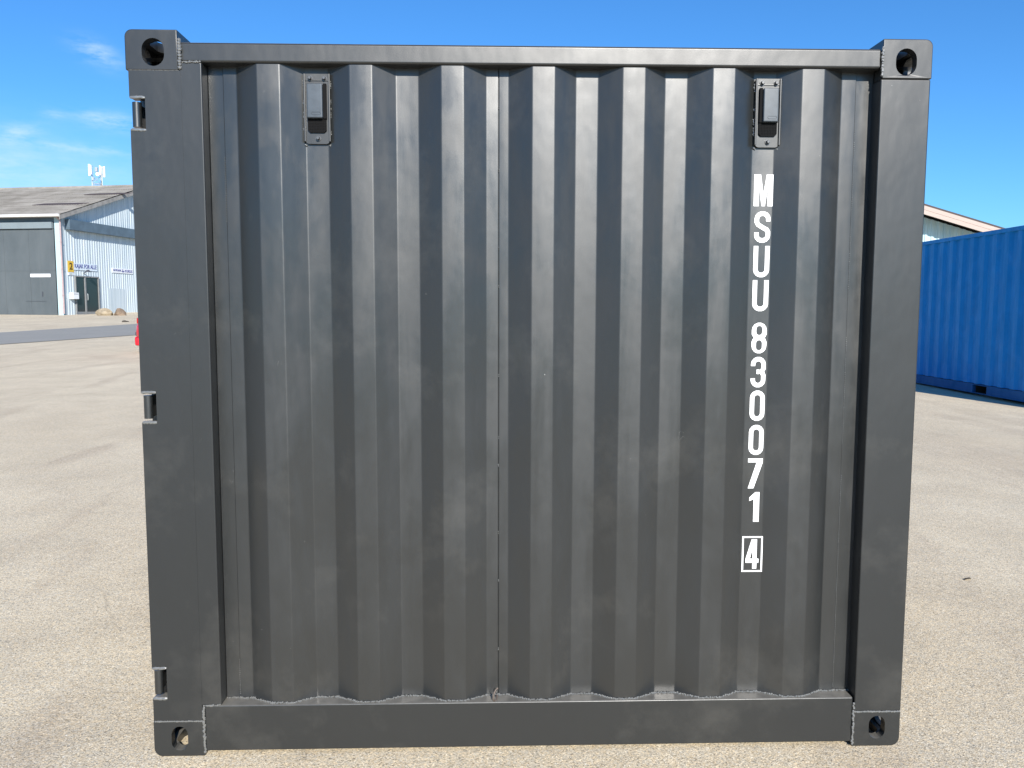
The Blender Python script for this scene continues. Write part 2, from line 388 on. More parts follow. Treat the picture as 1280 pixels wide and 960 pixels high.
# ------------------------------------------------------------------ corner castings and welds
def casting(parent, sx, sy, sz, x_out, z_out, yf, wdt=.155, dep=.178, hgt_=.118, m=None, hole=(.066, .081), hc=(.082, .066), rad=.024):
    """sx: -1 left / 1 right; sy: -1 front / 1 back; sz: -1 bottom / 1 top. x_out, yf, z_out = outer corner"""
    b = bmesh.new(); bmesh.ops.create_cube(b, size=1)
    for v in b.verts: v.co = Vector(((v.co.x+.5)*wdt, (v.co.y+.5)*dep, (v.co.z+.5)*hgt_))   # outer corner at 0,0,0
    e1 = [e for e in b.edges if all(abs(v.co.x) < 1e-6 and abs(v.co.z) < 1e-6 for v in e.verts)]
    bmesh.ops.bevel(b, geom=e1, offset=rad, segments=6, profile=.5, affect='EDGES')
    e2 = [e for e in b.edges if e.calc_face_angle(0) > R(60)]
    bmesh.ops.bevel(b, geom=e2, offset=.003, segments=2, profile=.5, affect='EDGES')
    cav = BM(); box(cav, (.028, .028, .028), (wdt-.012, dep-.012, hgt_-.012))
    c1 = BM(); prism(c1, oval(hc[0], hc[1], hole[0], hole[1], 12), [], .06, lambda u, v, w_: Vector((u, w_-.02, v)))
    c2 = BM(); prism(c2, oval(hgt_*.52, dep*.5, .06, .075, 10), [], .06, lambda u, v, w_: Vector((w_-.02, v, u)))
    c3 = BM(); prism(c3, oval(hc[0], dep*.5, .0635, .11, 10), [], .06, lambda u, v, w_: Vector((u, v, w_-.02)))
    mx = Matrix.Translation((x_out, yf, z_out)) @ Matrix.Diagonal((-sx, -sy, -sz, 1))
    for q in (b, cav, c1, c2, c3):
        bmesh.ops.transform(q, matrix=mx, verts=q.verts[:])
        bmesh.ops.recalc_face_normals(q, faces=q.faces[:])
    return boolean(b, [cav, c1, c2, c3], parent, 'corner_casting', m)

# ------------------------------------------------------------------ the dark container
K = thing('shipping_container', 'large anthracite grey shipping container with white stencilled code and two vents, filling the view', 'container')
ch = M['char']
W2, DEP, H = 1.219, 2.2, 2.26
for sx, sy, sz, xo, hole, hc, wd in [(-1, -1, 1, -1.2203, (.066, .081), (.0825, .0655), .155), (1, -1, 1, 1.2200, (.065, .081), (.0815, .0685), .154),
                             (-1, -1, -1, -1.2145, (.052, .080), (.0825, .060), .162), (1, -1, -1, 1.2165, (.054, .078), (.0775, .065), .159)]:
    casting(K, sx, sy, sz, xo, H if sz > 0 else 0, 0, wd, m=M['frame'], hole=hole, hc=hc, rad=.022 if sz > 0 else .028)
for sx in (-1, 1):
    for sz in (-1, 1): casting(K, sx, 1, sz, sx*1.2195, H if sz > 0 else 0, DEP, .16, m=M['frame'])

# left corner post: face plate with three hinge notches, folded inner strip
notches = [(.195, .293), (1.084, 1.176), (1.969, 2.062)]
bm = BM()
outl = [(-1.1695, .1175)]
outl = [(-1.2125, .1175)]
for a, b in notches: outl += [(-1.2125, a), (-1.1665, a), (-1.1665, b), (-1.2125, b)]
outl += [(-1.2125, 2.1415), (-1.0575, 2.1415), (-1.0575, .1175)]
prism(bm, outl, [], .042, lambda u, v, w_: Vector((u, w_, v)))
bmesh.ops.bevel(bm, geom=[e for e in bm.edges if e.calc_face_angle(0) > R(60)], offset=.0011, segments=2, affect='EDGES')
box(bm, (-1.0635, .0007, .169), (-.9965, .12, 2.1665), .004, 3)
box(bm, (-1.150, .045, .13), (-1.058, .12, 2.13), .003)
new_obj('corner_post', bm, M['frame'], K, 40)
bm = BM(); box(bm, (1.0618, 0, .1195), (1.2172, .15, 2.1405), .0045, 3); new_obj('corner_post', bm, M['frame'], K)
for sx in (-1, 1):
    bm = BM(); box(bm, (min(sx*1.06, sx*1.217), DEP-.15, .1195), (max(sx*1.06, sx*1.217), DEP, 2.1405), .004); new_obj('corner_post', bm, M['frame'], K)
# faint pad line on the left post's upper edge
# header and sill
HY = .006
bm = BM(); box(bm, (-1.0640, HY, 2.1675), (1.0655, HY+.066, 2.2268), .008, 4)
ob = new_obj('top_rail', bm, M['frame'], K)
for v in ob.data.vertices: v.co.z += (v.co.x+1.05)*.0018*1.3
bm = BM(); box(bm, (-1.0515, .002, .0155), (1.0565, .100, .1675), .0045, 3)
ob = new_obj('bottom_rail', bm, M['frame'], K)
# corrugated side sheet, seen profile measured from the photograph
VAL, CRE = .0515, .0135
prof = [(-.9950, VAL+.004), (-.9500, VAL+.004), (-.9500, VAL)]
for k in range(7):
    c0 = -.8385+.2772*k
    prof += [(c0-.0705, VAL), (c0, CRE), (c0+.0685, CRE), (c0+.1375, VAL)]
prof_end = [(1.0086, VAL), (1.0086, VAL+.004), (1.0640, VAL+.004)]
# seam groove in the third valley
sm = -.1085
full = [p for p in prof if p[0] < sm] + [(sm-.0014, VAL), (sm-.0010, VAL+.004), (sm+.0006, VAL+.004), (sm+.0010, VAL)] + [p for p in prof if p[0] > sm] + prof_end
full = rounded(full, .012, 4)
bm = BM(); zs = [.160 + (2.19-.160)*i/96 for i in range(97)]
rp = random.Random(3); dents = [(rp.uniform(-.9, 1), rp.uniform(.3, 2.1), rp.uniform(.08, .3), rp.uniform(-.0014, .0014)) for _ in range(26)]
def dent(a, t): return sum(k*math.exp(-((a-x)**2+(t-z)**2)/(s*s)) for x, z, s, k in dents)
def side_f(a, b, t): return Vector((a, b+dent(a, t), t))
sheet(bm, full, side_f, zs)
panel = new_obj('corrugated_side_panel', bm, ch, K, 50)
# weld beads, each run its own piece
def weld(pts, r, step, jit, parent):
    b_ = BM(); bead(b_, pts, r, jit, step); return new_obj('weld_bead', b_, M['weld'], parent)
weld([(a, b-.002, .1688) for a, b in full], .0032, .0046, .5, panel)
for z0, z1 in ((.18, .34), (.34, .9), (1.0, 1.35), (1.5, 2.12)): weld([(1.0092, VAL-.0002, z0), (1.0092, VAL-.0002, z1)], .0014, .0065, .3, panel)
for z0, z1 in ((.18, .30), (1.7, 1.9)): weld([(-.9505, VAL-.0002, z0), (-.9505, VAL-.0002, z1)], .0016, .007, .3, panel)
for z in (.32, .55, .71, .93, 1.02, 1.22, 1.5, 1.62, 1.86, 2.05): weld([(sm, VAL-.001, z), (sm, VAL-.001, z+.010)], .0019, .004, .3, panel)
tr = bpy.data.objects['top_rail']
for p, r, st_, jt in [([(-1.0600, -.0005, 2.146), (-1.0600, -.0005, 2.234)], .0068, .0082, .10), ([(-1.0540, -.0005, 2.1660), (-.9985, -.0005, 2.1680)], .0034, .0045, .4), ([(1.0655, .001, 2.150), (1.0655, .001, 2.236)], .0046, .0050, .3)]: weld(p, r, st_, jt, tr)
for p, r, st_, jt in [([(-1.0525, -.0005, .012), (-1.0530, -.0005, .165)], .0044, .0058, .3), ([(-1.0530, -.0005, .1688), (-1.0000, .0, .1698)], .0034, .0045, .4), ([(1.0580, -.0005, .006), (1.0580, -.0005, .150)], .0042, .0056, .45),
    ([(-1.2095, .0, .1172), (-1.0560, .0, .1172)], .0028, .003, .2), ([(1.0620, .0, .1188), (1.2140, .0, .1188)], .0032, .0033, .25), ([(-1.2120, .0008, 2.1418), (-1.0640, .0008, 2.1418)], .0014, .003, .15)]: weld(p, r, st_, jt, ob)
# hinges in the notches of the left post
for a, b in notches:
    bm = BM()
    tube(bm, [(-1.1985, .020, a+.010), (-1.1985, .020, b-.010)], .0135, 20)
    box(bm, (-1.2050, .020, a+.012), (-1.1960, .10, b-.012), .002)
    hg = new_obj('door_hinge', bm, ch, K)
    for z in (a-.001, b+.001):
        bm = BM(); tube(bm, [(-1.2110+i*.0050, .0015+rnd.uniform(-.0008, .0008), z+rnd.uniform(-.0008, .0008)) for i in range(10)], [.003]+[.0050+rnd.uniform(-.0006, .0006) for _ in range(8)]+[.003], 10)
        new_obj('weld_bead', bm, M['weld'], hg)
# doors on the left end (x = -1.219), seen only from the side
for y0, y1 in ((.075, 1.095), (1.105, 2.125)):
    bm = BM(); dp = [(y0, .0)]
    n = 5; wv = (y1-y0-.16)/n
    for i in range(n):
        q = y0+.08+i*wv; dp += [(q+.02, 0), (q+.05, .03), (q+wv-.05, .03), (q+wv-.02, 0)]
    dp.append((y1, 0)); sheet(bm, dp, lambda a, b_, t: Vector((-1.205+b_, a, t)), [.18, 2.12])
    for lo, hi in (((-1.212, y0, .13), (-1.165, y0+.06, 2.13)), ((-1.212, y1-.06, .13), (-1.165, y1, 2.13)), ((-1.212, y0+.061, .13), (-1.165, y1-.061, .19)), ((-1.212, y0+.061, 2.07), (-1.165, y1-.061, 2.13))):
        box(bm, lo, hi, .004)
    dr = new_obj('door', bm, ch, K)
    for q in (y0+.30, y1-.30):
        bm = BM(); tube(bm, [(-1.232, q, .06), (-1.232, q, 2.21)], .014, 12)
        for z in (.25, .9, 1.4, 2.05): box(bm, (-1.25, q-.03, z-.02), (-1.213, q+.03, z+.02), .004)
        box(bm, (-1.262, q-.012, 1.04), (-1.247, q+.34, 1.07), .004)
        new_obj('lock_bar', bm, M['steelbar'], dr)
# right wall, back wall, roof, floor, remaining rails
def corr(a0, a1, pitch=.2772, lo=0, hi=.036, off=.04):
    p = [(a0, hi)]; q = a0+off
    while q+.215 < a1: p += [(q, hi), (q+.068, lo), (q+.138, lo), (q+.206, hi)]; q += pitch
    p.append((a1, hi)); return rounded(p, .010, 3)
bm = BM(); sheet(bm, corr(.15, DEP-.15), lambda a, b_, t: Vector((1.205-b_, a, t)), [.15, 2.18]); new_obj('corrugated_side_panel', bm, ch, K, 50)
bm = BM(); sheet(bm, corr(-1.06, 1.06), lambda a, b_, t: Vector((a, DEP-.012-b_, t)), [.15, 2.18]); new_obj('corrugated_side_panel', bm, ch, K, 50)
bm = BM(); sheet(bm, corr(.07, DEP-.07), lambda a, b_, t: Vector((t, a, 2.219-b_*.6)), [-1.2, 1.2]); new_obj('roof_panel', bm, ch, K, 50)
bm = BM(); box(bm, (-1.2, .105, .10), (1.2, DEP-.11, .14)); new_obj('floor', bm, ch, K)
bm = BM(); box(bm, (1.155, .182, 2.17), (1.214, DEP-.182, 2.226), .005); new_obj('top_rail', bm, ch, K)
bm = BM(); box(bm, (-1.214, .182, 2.14), (-1.155, DEP-.182, 2.226), .005); new_obj('top_rail', bm, ch, K)
bm = BM(); box(bm, (1.12, .182, .016), (1.214, DEP-.182, .168), .005); new_obj('bottom_rail', bm, ch, K)
bm = BM(); box(bm, (-1.214, .182, .016), (-1.14, DEP-.182, .12), .005); new_obj('bottom_rail', bm, ch, K)
bm = BM(); box(bm, (-1.055, DEP-.1, .016), (1.055, DEP-.002, .168), .005); new_obj('bottom_rail', bm, ch, K)
bm = BM(); box(bm, (-1.055, DEP-.07, 2.168), (1.055, DEP-.006, 2.226), .005); new_obj('top_rail', bm, ch, K)

# vents
def vent(cx, ztop, zbot, dx, tilt):
    root = bpy.data.objects.new('air_vent', None)
    bm = BM()
    hw = .0375; yb = VAL+.001
    # back plate with rounded lower corners
    o2 = [(cx-hw, ztop), (cx+hw, ztop)] + [(cx+hw-.012+.012*math.cos(a), zbot+.012-.012*math.sin(a)) for a in [k*math.pi/8 for k in range(5)]] + \
         [(cx-hw+.012-.012*math.sin(a), zbot+.012-.012*math.cos(a)) for a in [k*math.pi/8 for k in range(5)]]
    prism(bm, o2, [], .009, lambda u, v, w_: Vector((u, yb-.010+w_, v)))
    vp = new_obj('air_vent', bm, M['frame'], K, 40)
    for s in (-1, 1):                                     # folded side lips
        bm = BM(); box(bm, (cx+s*hw-.0026, yb-.0165, zbot+.006), (cx+s*hw+.0026, yb-.008, ztop-.001), .0014); new_obj('side_lip', bm, M['frame'], vp)
    bm = BM(); box(bm, (cx-hw+.003, yb-.0118, zbot+.187), (cx+hw-.003, yb-.0085, zbot+.192), .001); new_obj('cross_ridge', bm, M['frame'], vp)
    bm = BM(); box(bm, (cx-.0255+dx, yb-.030, zbot+.074), (cx+.0215+dx, yb-.0095, zbot+.176), .0035, 3)
    hood = new_obj('vent_hood', bm, M['hood'], vp)
    bm = BM(); q = cx+.002+dx                             # raised rounded outline low on the hood
    tube(bm, [(q-.012, yb-.0302, zbot+.083), (q+.012, yb-.0302, zbot+.083), (q+.014, yb-.0302, zbot+.087), (q+.012, yb-.0302, zbot+.091), (q-.012, yb-.0302, zbot+.091), (q-.014, yb-.0302, zbot+.087), (q-.012, yb-.0302, zbot+.083)], .0009, 6)
    new_obj('embossed_mark', bm, M['hood'], hood)
    bm = BM()                                             # perforated grille below the hood
    ow = .0285
    o3 = [(cx-ow, zbot+.0735), (cx-ow, zbot+.040), (cx-ow+.007, zbot+.033), (cx+ow-.007, zbot+.033), (cx+ow, zbot+.040), (cx+ow, zbot+.0735)]
    prism(bm, o3, [], .003, lambda u, v, w_: Vector((u, yb-.0155+w_, v)))
    for i in range(11):
        for j in range(8):
            box(bm, (cx-.0245+i*.0049-.0011, yb-.0172, zbot+.038+j*.0047-.0009), (cx-.0245+i*.0049+.0011, yb-.015, zbot+.038+j*.0047+.0009))
    new_obj('vent_grille', bm, M['black'], vp)
    for lo, hi in (((cx-ow, yb-.020, zbot+.074), (cx-.026+dx, yb-.0095, zbot+.178)), ((cx+.022+dx, yb-.020, zbot+.074), (cx+ow+.001, yb-.0095, zbot+.178))):
        bm = BM(); box(bm, lo, hi); new_obj('vent_gap_shade', bm, M['black'], vp)  # raised black block, its colour stands in for shade in the hood's side gap
    for bx, bz in ((cx-.020, ztop-.014), (cx+.023, ztop-.014), (cx+.002, zbot+.016)):
        bm = BM(); tube(bm, [(bx, yb-.009, bz), (bx, yb-.0125, bz)], .0085, 16)
        tube(bm, [(bx, yb-.012, bz), (bx, yb-.019, bz), (bx, yb-.0215, bz)], [.0062, .0062, .0045], 6)
        new_obj('bolt', bm, M['bolt'], vp)
    for s in (-1, 1):
        for k in range(4):
            z = zbot+.02+k*.045+rnd.uniform(0, .015); weld([(cx+s*(hw+.003), yb-.004, z), (cx+s*(hw+.0045), yb-.004, z+rnd.uniform(.006, .03))], .0028, .003, .4, vp)
        weld([(cx+s*(hw+.003), yb-.003, zbot+.001), (cx+s*(hw-.003), yb-.003, zbot-.006)], .003, .003, .3, vp)
    return vp
v1 = vent(-.6640, 2.1485, 1.9395, -.002, 0); v1['label'] = 'left vent, its hood set straight on the plate'
v2 = vent(.7285, 2.1490, 1.9405, .006, 0); v2['label'] = 'right vent above the white code, its hood set a little askew'

# wire hook on the sill, right at the seam
bm = BM(); tube(bm, [(-.1125, .030, .178), (-.1150, .018, .168), (-.1215, .008, .166), (-.1265, .004, .176), (-.1245, .006, .190), (-.1180, .012, .202), (-.1105, .016, .208)], .0030, 8)
new_obj('wire_hook', bm, M['rust'], K)

# stencilled code, reading downwards
def strip(bm, path, w_, X, Z, y, closed=False):
    n = len(path); P = [Vector(p) for p in path]; Lf, Rt = [], []
    for i in range(n):
        if closed: a, b, c = P[i-1], P[i], P[(i+1) % n]
        else: a, b, c = P[max(0, i-1)], P[i], P[min(n-1, i+1)]
        d1 = (b-a).normalized() if (b-a).length > 1e-9 else (c-b).normalized(); d2 = (c-b).normalized() if (c-b).length > 1e-9 else d1
        n1 = Vector((-d1.y, d1.x)); n2 = Vector((-d2.y, d2.x)); mn = (n1+n2).normalized(); k = 1/max(.45, mn.dot(n1))
        Lf.append(b+mn*w_/2*k); Rt.append(b-mn*w_/2*k)
    V = lambda p: bm.verts.new((X+p.x, y, Z+p.y)); A = [V(p) for p in Lf]; B = [V(p) for p in Rt]
    for i in range(n if closed else n-1): j = (i+1) % n; bm.faces.new((A[i], A[j], B[j], B[i]))
def arc(cx, cy, rx, ry, a0, a1, n=7): return [(cx+rx*math.cos(R(a0+(a1-a0)*k/n)), cy+ry*math.sin(R(a0+(a1-a0)*k/n))) for k in range(n+1)]
def poly(bm, outer, holes, X, Z, y):
    loops = [outer]+holes; tri = tessellate_polygon([[Vector((*p, 0)) for p in l] for l in loops]); fl = [p for l in loops for p in l]
    vs = [bm.verts.new((X+p[0], y, Z+p[1])) for p in fl]
    for t in tri: bm.faces.new([vs[i] for i in t])
T = .0142; wg = .0500; hg_ = .0985; rr = .0165
def glyph(c, X, Z, y, wv=wg):
    bm = BM(); l, r_ = -wv/2+T/2, wv/2-T/2; b, t = T/2, hg_-T/2; q = (r_-l)/2; mid = hg_/2
    if c == 'U': strip(bm, [(l, hg_)] + arc(0, b+rr, q, rr, 180, 360) + [(r_, hg_)], T, X, Z, y)
    elif c == '0': strip(bm, arc(0, t-rr, q, rr, 0, 180) + arc(0, b+rr, q, rr, 180, 360), T, X, Z, y, True)
    elif c == 'S': strip(bm, [(r_, hg_*.68)] + arc(0, t-rr, q, rr, 0, 180) + [(l, hg_*.66), (l*.75, hg_*.575), (0, hg_*.49), (r_*.8, hg_*.41), (r_, hg_*.34)] + arc(0, b+rr, q, rr, 0, -180) + [(l, hg_*.33)], T, X, Z, y)
    elif c == '3': 
        strip(bm, [(l, hg_*.70)] + arc(0, t-rr, q, rr, 180, 0) + [(r_, hg_*.62), (r_*.78, hg_*.545), (r_*.62, hg_*.515), (r_*.78, hg_*.48), (r_, hg_*.40)] + arc(0, b+rr, q, rr, 0, -180) + [(l, hg_*.30)], T*.98, X, Z, y)
        poly(bm, [(-.005, hg_*.515-.0075), (r_*.62-T*.47, hg_*.515-.0075), (r_*.62-T*.47, hg_*.515+.0075), (-.005, hg_*.515+.0075)], [], X, Z, y)
    elif c == '8':
        o_ = arc(0, hg_-.024, wv/2, .024, 0, 180) + [(-wv/2, hg_*.62), (-wv/2+.006, mid+.001), (-wv/2, hg_*.38)] + arc(0, .024, wv/2, .024, 180, 360) + [(wv/2, hg_*.38), (wv/2-.006, mid+.001), (wv/2, hg_*.62)]
        h1 = [(p[0], p[1]) for p in oval(0, hg_*.745, wv-2*T, .030, 6)]; h2 = [(p[0], p[1]) for p in oval(0, hg_*.265, wv-2*T, .033, 6)]
        poly(bm, o_, [h1, h2], X, Z, y)
    elif c == 'M':
        a = wv/2; poly(bm, [(-a, 0), (-a, hg_), (-a+.021, hg_), (0, hg_*.40), (a-.021, hg_), (a, hg_), (a, 0), (a-.0165, 0), (a-.0165, hg_*.62), (.0055, 0), (-.0055, 0), (-a+.0165, hg_*.62), (-a+.0165, 0)], [], X, Z, y)
    elif c == '7': poly(bm, [(-wv/2, hg_), (wv/2, hg_), (wv/2, hg_-T*.95), (-.004, 0), (-.0225, 0), (wv/2-.020, hg_-T*.9), (-wv/2, hg_-T*.9)], [], X, Z, y)
    elif c == '1': poly(bm, [(-.002, 0), (.0165, 0), (.0165, hg_), (.003, hg_), (-.0165, hg_*.82), (-.0165, hg_*.70), (-.002, hg_*.76)], [], X, Z, y)
    elif c == '4': poly(bm, [(.0035, 0), (.0195, 0), (.0195, hg_*.20), (.027, hg_*.20), (.027, hg_*.34), (.0195, hg_*.34), (.0195, hg_), (-.001, hg_), (-.0225, hg_*.34), (-.0225, hg_*.20), (.0035, hg_*.20)], [[(.0035, hg_*.34), (.0035, hg_*.70), (-.006, hg_*.34)]], X, Z, y)
    return bm
tops = [1.859, 1.745, 1.6365, 1.5290, 1.3945, 1.2850, 1.1765, 1.0650, .9550, .8440]
mk = bpy.data.objects.new('identification_code', None)
bm0 = BM()
for c, zt in zip('MSUU830071', tops):
    g_ = glyph(c, .7250 if c != 'M' else .7253, zt-hg_, VAL-.0009, .0605 if c == 'M' else (.0508 if c in 'SUU' else .0480)); merge(bm0, g_)
g4 = glyph('4', 0, .5885, VAL-.0009)
for v in g4.verts: v.co.x = .7215 + v.co.x*.86
merge(bm0, g4)
def fr(x0, x1, z0, z1, t, y): poly(bm0, [(x0, z0), (x1, z0), (x1, z1), (x0, z1)], [[(x0+t, z0+t), (x0+t, z1-t), (x1-t, z1-t), (x1-t, z0+t)]], 0, 0, y)
fr(.6895, .7575, .578, .697, .0052, VAL-.0009)
bpy.data.objects.remove(mk)
for v in bm0.verts: v.co.y += dent(v.co.x, v.co.z) - .0007
new_obj('identification_code', bm0, M['stencil'], panel)

# ------------------------------------------------------------------ blue container
BL = thing('shipping_container', 'bright blue corrugated shipping container standing on the gravel at the right edge', 'container', (7.646, 8.16, .092), -YAW)
bl = M['blue']; BW, BD, BH = 2.438, 6.058, 2.591
def bcast(sx, sy, sz):
    return casting(BL, sx, sy, sz, 0 if sx < 0 else BW, BH if sz > 0 else 0, 0 if sy < 0 else BD, .162, m=bl, hole=(.06, .08), rad=.012)
for sx in (-1, 1):
    for sy in (-1, 1):
        for sz in (-1, 1): bcast(sx, sy, sz)
for x0, x1 in ((.003, .11), (BW-.11, BW-.003)):
    for y0, y1 in ((.003, .15), (BD-.15, BD-.003)):
        bm = BM(); box(bm, (x0, y0, .119), (x1, y1, BH-.119), .006); new_obj('corner_post', bm, bl, BL)
def bside(xm):
    bm = BM(); p = [(.14, .040)]; q = 1.13-.185
    while q > .30: q -= .3134
    while q < BD-.33: p += [(q, .008), (q+.050, .046), (q+.160, .046), (q+.210, .008)]; q += .3134
    # slope at q..q+.066 faces the near end
    p = [(.14, .008)] + p[1:] + [(BD-.14, .008)]
    p = rounded(p, .012, 3)
    if xm: sheet(bm, p, lambda a, b_, t: Vector((BW-.008-b_, a, t)), [.165, BH-.06])
    else: sheet(bm, p, lambda a, b_, t: Vector((.008+b_, BD-(BD-a), t)), [.165, BH-.06])
    return new_obj('corrugated_side_panel', bm, bl, BL, 50)
bside(0); bside(1)
for x0, x1 in ((.0, .06), (BW-.06, BW)):
    bm = BM(); box(bm, (x0+.001, .179, BH-.075), (x1-.001, BD-.179, BH-.012), .006); new_obj('top_rail', bm, bl, BL)
    bm = BM(); lastc = .179
    for c0, c1 in ((1.82, 2.21), (4.12, 4.49), (BD-.179, BD)):
        box(bm, (x0+.002, lastc, .012), (x1-.002, c0, .158), .003); 
        if c1 < BD: box(bm, (x0+.006, c0-.02, .146), (x1-.006, c1+.02, .156)); box(bm, (x0+.006, c0-.02, .014), (x1-.006, c1+.02, .024))
        lastc = c1
    new_obj('bottom_rail', bm, M['blue2'], BL)
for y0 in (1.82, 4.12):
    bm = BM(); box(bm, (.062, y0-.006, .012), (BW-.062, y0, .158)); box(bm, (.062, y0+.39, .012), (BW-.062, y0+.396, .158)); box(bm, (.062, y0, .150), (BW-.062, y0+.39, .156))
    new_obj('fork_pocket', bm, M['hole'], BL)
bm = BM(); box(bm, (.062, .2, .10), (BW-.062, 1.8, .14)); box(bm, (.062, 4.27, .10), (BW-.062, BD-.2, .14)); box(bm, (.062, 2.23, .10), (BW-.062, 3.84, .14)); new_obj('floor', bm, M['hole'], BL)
bm = BM(); sheet(bm, corr(.1, BW-.1, .25), lambda a, b_, t: Vector((a, .01+b_, t)), [.13, BH-.07]); new_obj('end_panel', bm, bl, BL, 50)
bm = BM(); sheet(bm, corr(.1, BW-.1, .25), lambda a, b_, t: Vector((a, BD-.01-b_, t)), [.13, BH-.07]); new_obj('end_panel', bm, bl, BL, 50)
bm = BM(); sheet(bm, corr(.05, BD-.05), lambda a, b_, t: Vector((t, a, BH-.02-b_*.6)), [.03, BW-.03]); new_obj('roof_panel', bm, bl, BL, 50)
for y0 in (.003, BD-.063):
    bm = BM(); box(bm, (.164, y0, BH-.1), (BW-.164, y0+.06, BH-.02), .005); new_obj('end_rail', bm, bl, BL); bm = BM(); box(bm, (.164, y0, .012), (BW-.164, y0+.06, .15), .005); new_obj('end_rail', bm, bl, BL)

# ------------------------------------------------------------------ left warehouse (local x = outwards from the gable, local y = along the gable, away)
WA = -.190252                                             # rotation of the building
A = thing('warehouse', 'pale blue corrugated warehouse with grey fibre-cement roof and dark sliding gate, left background', 'warehouse', (-25.91, 48.31, 1.0), WA)
LEN, DP = 34, 17; EZ = 6.03; RS = .333
def trap(a0, a1, pitch, d):
    p = []; q = a0
    while q < a1: p += [(q, 0), (q+pitch*.3, 0), (q+pitch*.42, d), (q+pitch*.86, d), (q+pitch*.98, 0)]; q += pitch
    return [(min(a, a1), b) for a, b in p if a <= a1+pitch] 
# gable wall: trapezoid sheets cut to the roof slope
bm = BM(); pr = trap(.22, DP, .235, .020); topz = lambda y: EZ-.02 + RS*min(y, DP-y)
bt = [bm.verts.new((-b, a, -.3)) for a, b in pr]; tp = [bm.verts.new((-b, a, topz(a))) for a, b in pr]
for i in range(len(pr)-1):
    if abs(pr[i][0]-pr[i+1][0]) > 1e-6: bm.faces.new((bt[i], bt[i+1], tp[i+1], tp[i]))
new_obj('gable_wall', bm, M['clad'], A, 20)
bm = BM(); box(bm, (-LEN, DP-.15, -.3), (-.05, DP, EZ), 0); box(bm, (-LEN-.1, .2, -.3), (-LEN, DP-.2, EZ+.2), 0); new_obj('wall', bm, M['clad'], A)
bm = BM(); box(bm, (-.36, -.02, -.3), (.0, .22, EZ-.03), .01); new_obj('corner_pillar', bm, M['pillar'], A)
bm = BM(); box(bm, (-LEN, .06, -.3), (-14.5, .2, EZ)); box(bm, (-14.5, .28, 5.25), (-.36, .36, EZ)); new_obj('wall', bm, M['clad'], A)
bm = BM(); box(bm, (-14.5, .02, 5.64), (-.37, .26, 5.98), .01); new_obj('gate_lintel', bm, M['slate'], A)
bm = BM(); box(bm, (-14.5, -.20, 5.24), (-.42, .02, 5.62), .01); new_obj('gate_track', bm, M['slate2'], A)
for i in range(2):                                        # two sliding leaves
    x1 = -.40-i*6.9; x0 = x1-6.86; yy = -.06+i*.10
    bm = BM(); box(bm, (x0, yy, 0.02), (x1, yy+.06, 5.22), .01)
    for k in range(4): box(bm, (x0+k*(x1-x0)/4-.004, yy-.010, .03), (x0+k*(x1-x0)/4+.004, yy-.002, 5.2))
    box(bm, (x0, yy-.012, 2.70), (x1, yy-.002, 2.73))
    lf = new_obj('sliding_gate', bm, M['gate'], A)
    if i == 0:
        bm = BM(); box(bm, (x1-.95, yy-.04, 1.15), (x1-.90, yy-.012, 1.45), .01); box(bm, (x1-2.1, yy-.02, .85), (x1-.7, yy-.012, .865)); new_obj('gate_handle', bm, M['trim'], lf)
# roof: corrugated sheets on both slopes, overlapping rows
def slope(y0, z0, y1, z1, x0, x1, rows):
    bm = BM(); pt = .177; n = int((x1-x0)/pt*6); dv = Vector((0, y1-y0, z1-z0)); nn = Vector((0, -(z1-z0), y1-y0)).normalized()
    if nn.z < 0: nn = -nn
    for r_ in range(rows):
        a = Vector((0, y0, z0))+dv*(r_/rows-(.012 if r_ else 0)); b = Vector((0, y0, z0))+dv*((r_+1)/rows)
        prv = None
        for i in range(n+1):
            x = x0+(x1-x0)*i/n; h = .026*math.sin(2*math.pi*x/pt)
            c = (bm.verts.new(Vector((x, 0, 0))+a+nn*(h+.035)), bm.verts.new(Vector((x, 0, 0))+b+nn*(h+.012)))
            if prv: bm.faces.new((prv[0], c[0], c[1], prv[1]))
            prv = c
    return bm
RX1 = .42
rf = new_obj('roof', slope(-.45, EZ-.02, DP/2, EZ+RS*DP/2+.13, -LEN-.4, RX1, 7), M['roof'], A, 60)
new_obj('roof', slope(DP+.45, EZ-.02, DP/2, EZ+RS*DP/2+.13, -LEN-.4, RX1, 7), M['roof'], A, 60)
bm = BM(); rz = EZ+RS*DP/2+.15; tube(bm, [(-LEN-.4, DP/2, rz), (RX1, DP/2, rz)], .10, 10); new_obj('ridge_cap', bm, M['roof'], rf)
# roof lights: darker recessed panels on the near slope and one pale sheet
for x0, w_, s0, s1, mm in ((-3.6, 3.2, .30, .345, 'fdark'), (-.9-1.4, 3.0, .655, .69, 'fdark'), (-3.6, 1.5, .70, .715, 'barge')):
    bm = BM(); ya, yb_ = -.45+s0*(DP/2+.45), -.45+s1*(DP/2+.45); zf = lambda y: EZ-.02+(y+.45)/(DP/2+.45)*(RS*DP/2+.15)
    vs = [bm.verts.new(p) for p in ((x0, ya, zf(ya)+.075), (x0+w_, ya, zf(ya)+.075), (x0+w_+.5, yb_, zf(yb_)+.075), (x0+.5, yb_, zf(yb_)+.075))]
    lo = [bm.verts.new(v.co-Vector((0, 0, .03))) for v in vs]
    bm.faces.new(vs); bm.faces.new(lo[::-1])
    for i in range(4): bm.faces.new((vs[i], lo[i], lo[(i+1) % 4], vs[(i+1) % 4]))
    new_obj('roof_light', bm, M[mm], rf)
bm = BM(); tube(bm, [(-LEN-.3, -.52, EZ-.06), (RX1-.05, -.52, EZ-.06)], .085, 10); new_obj('gutter', bm, M['gutter'], A)
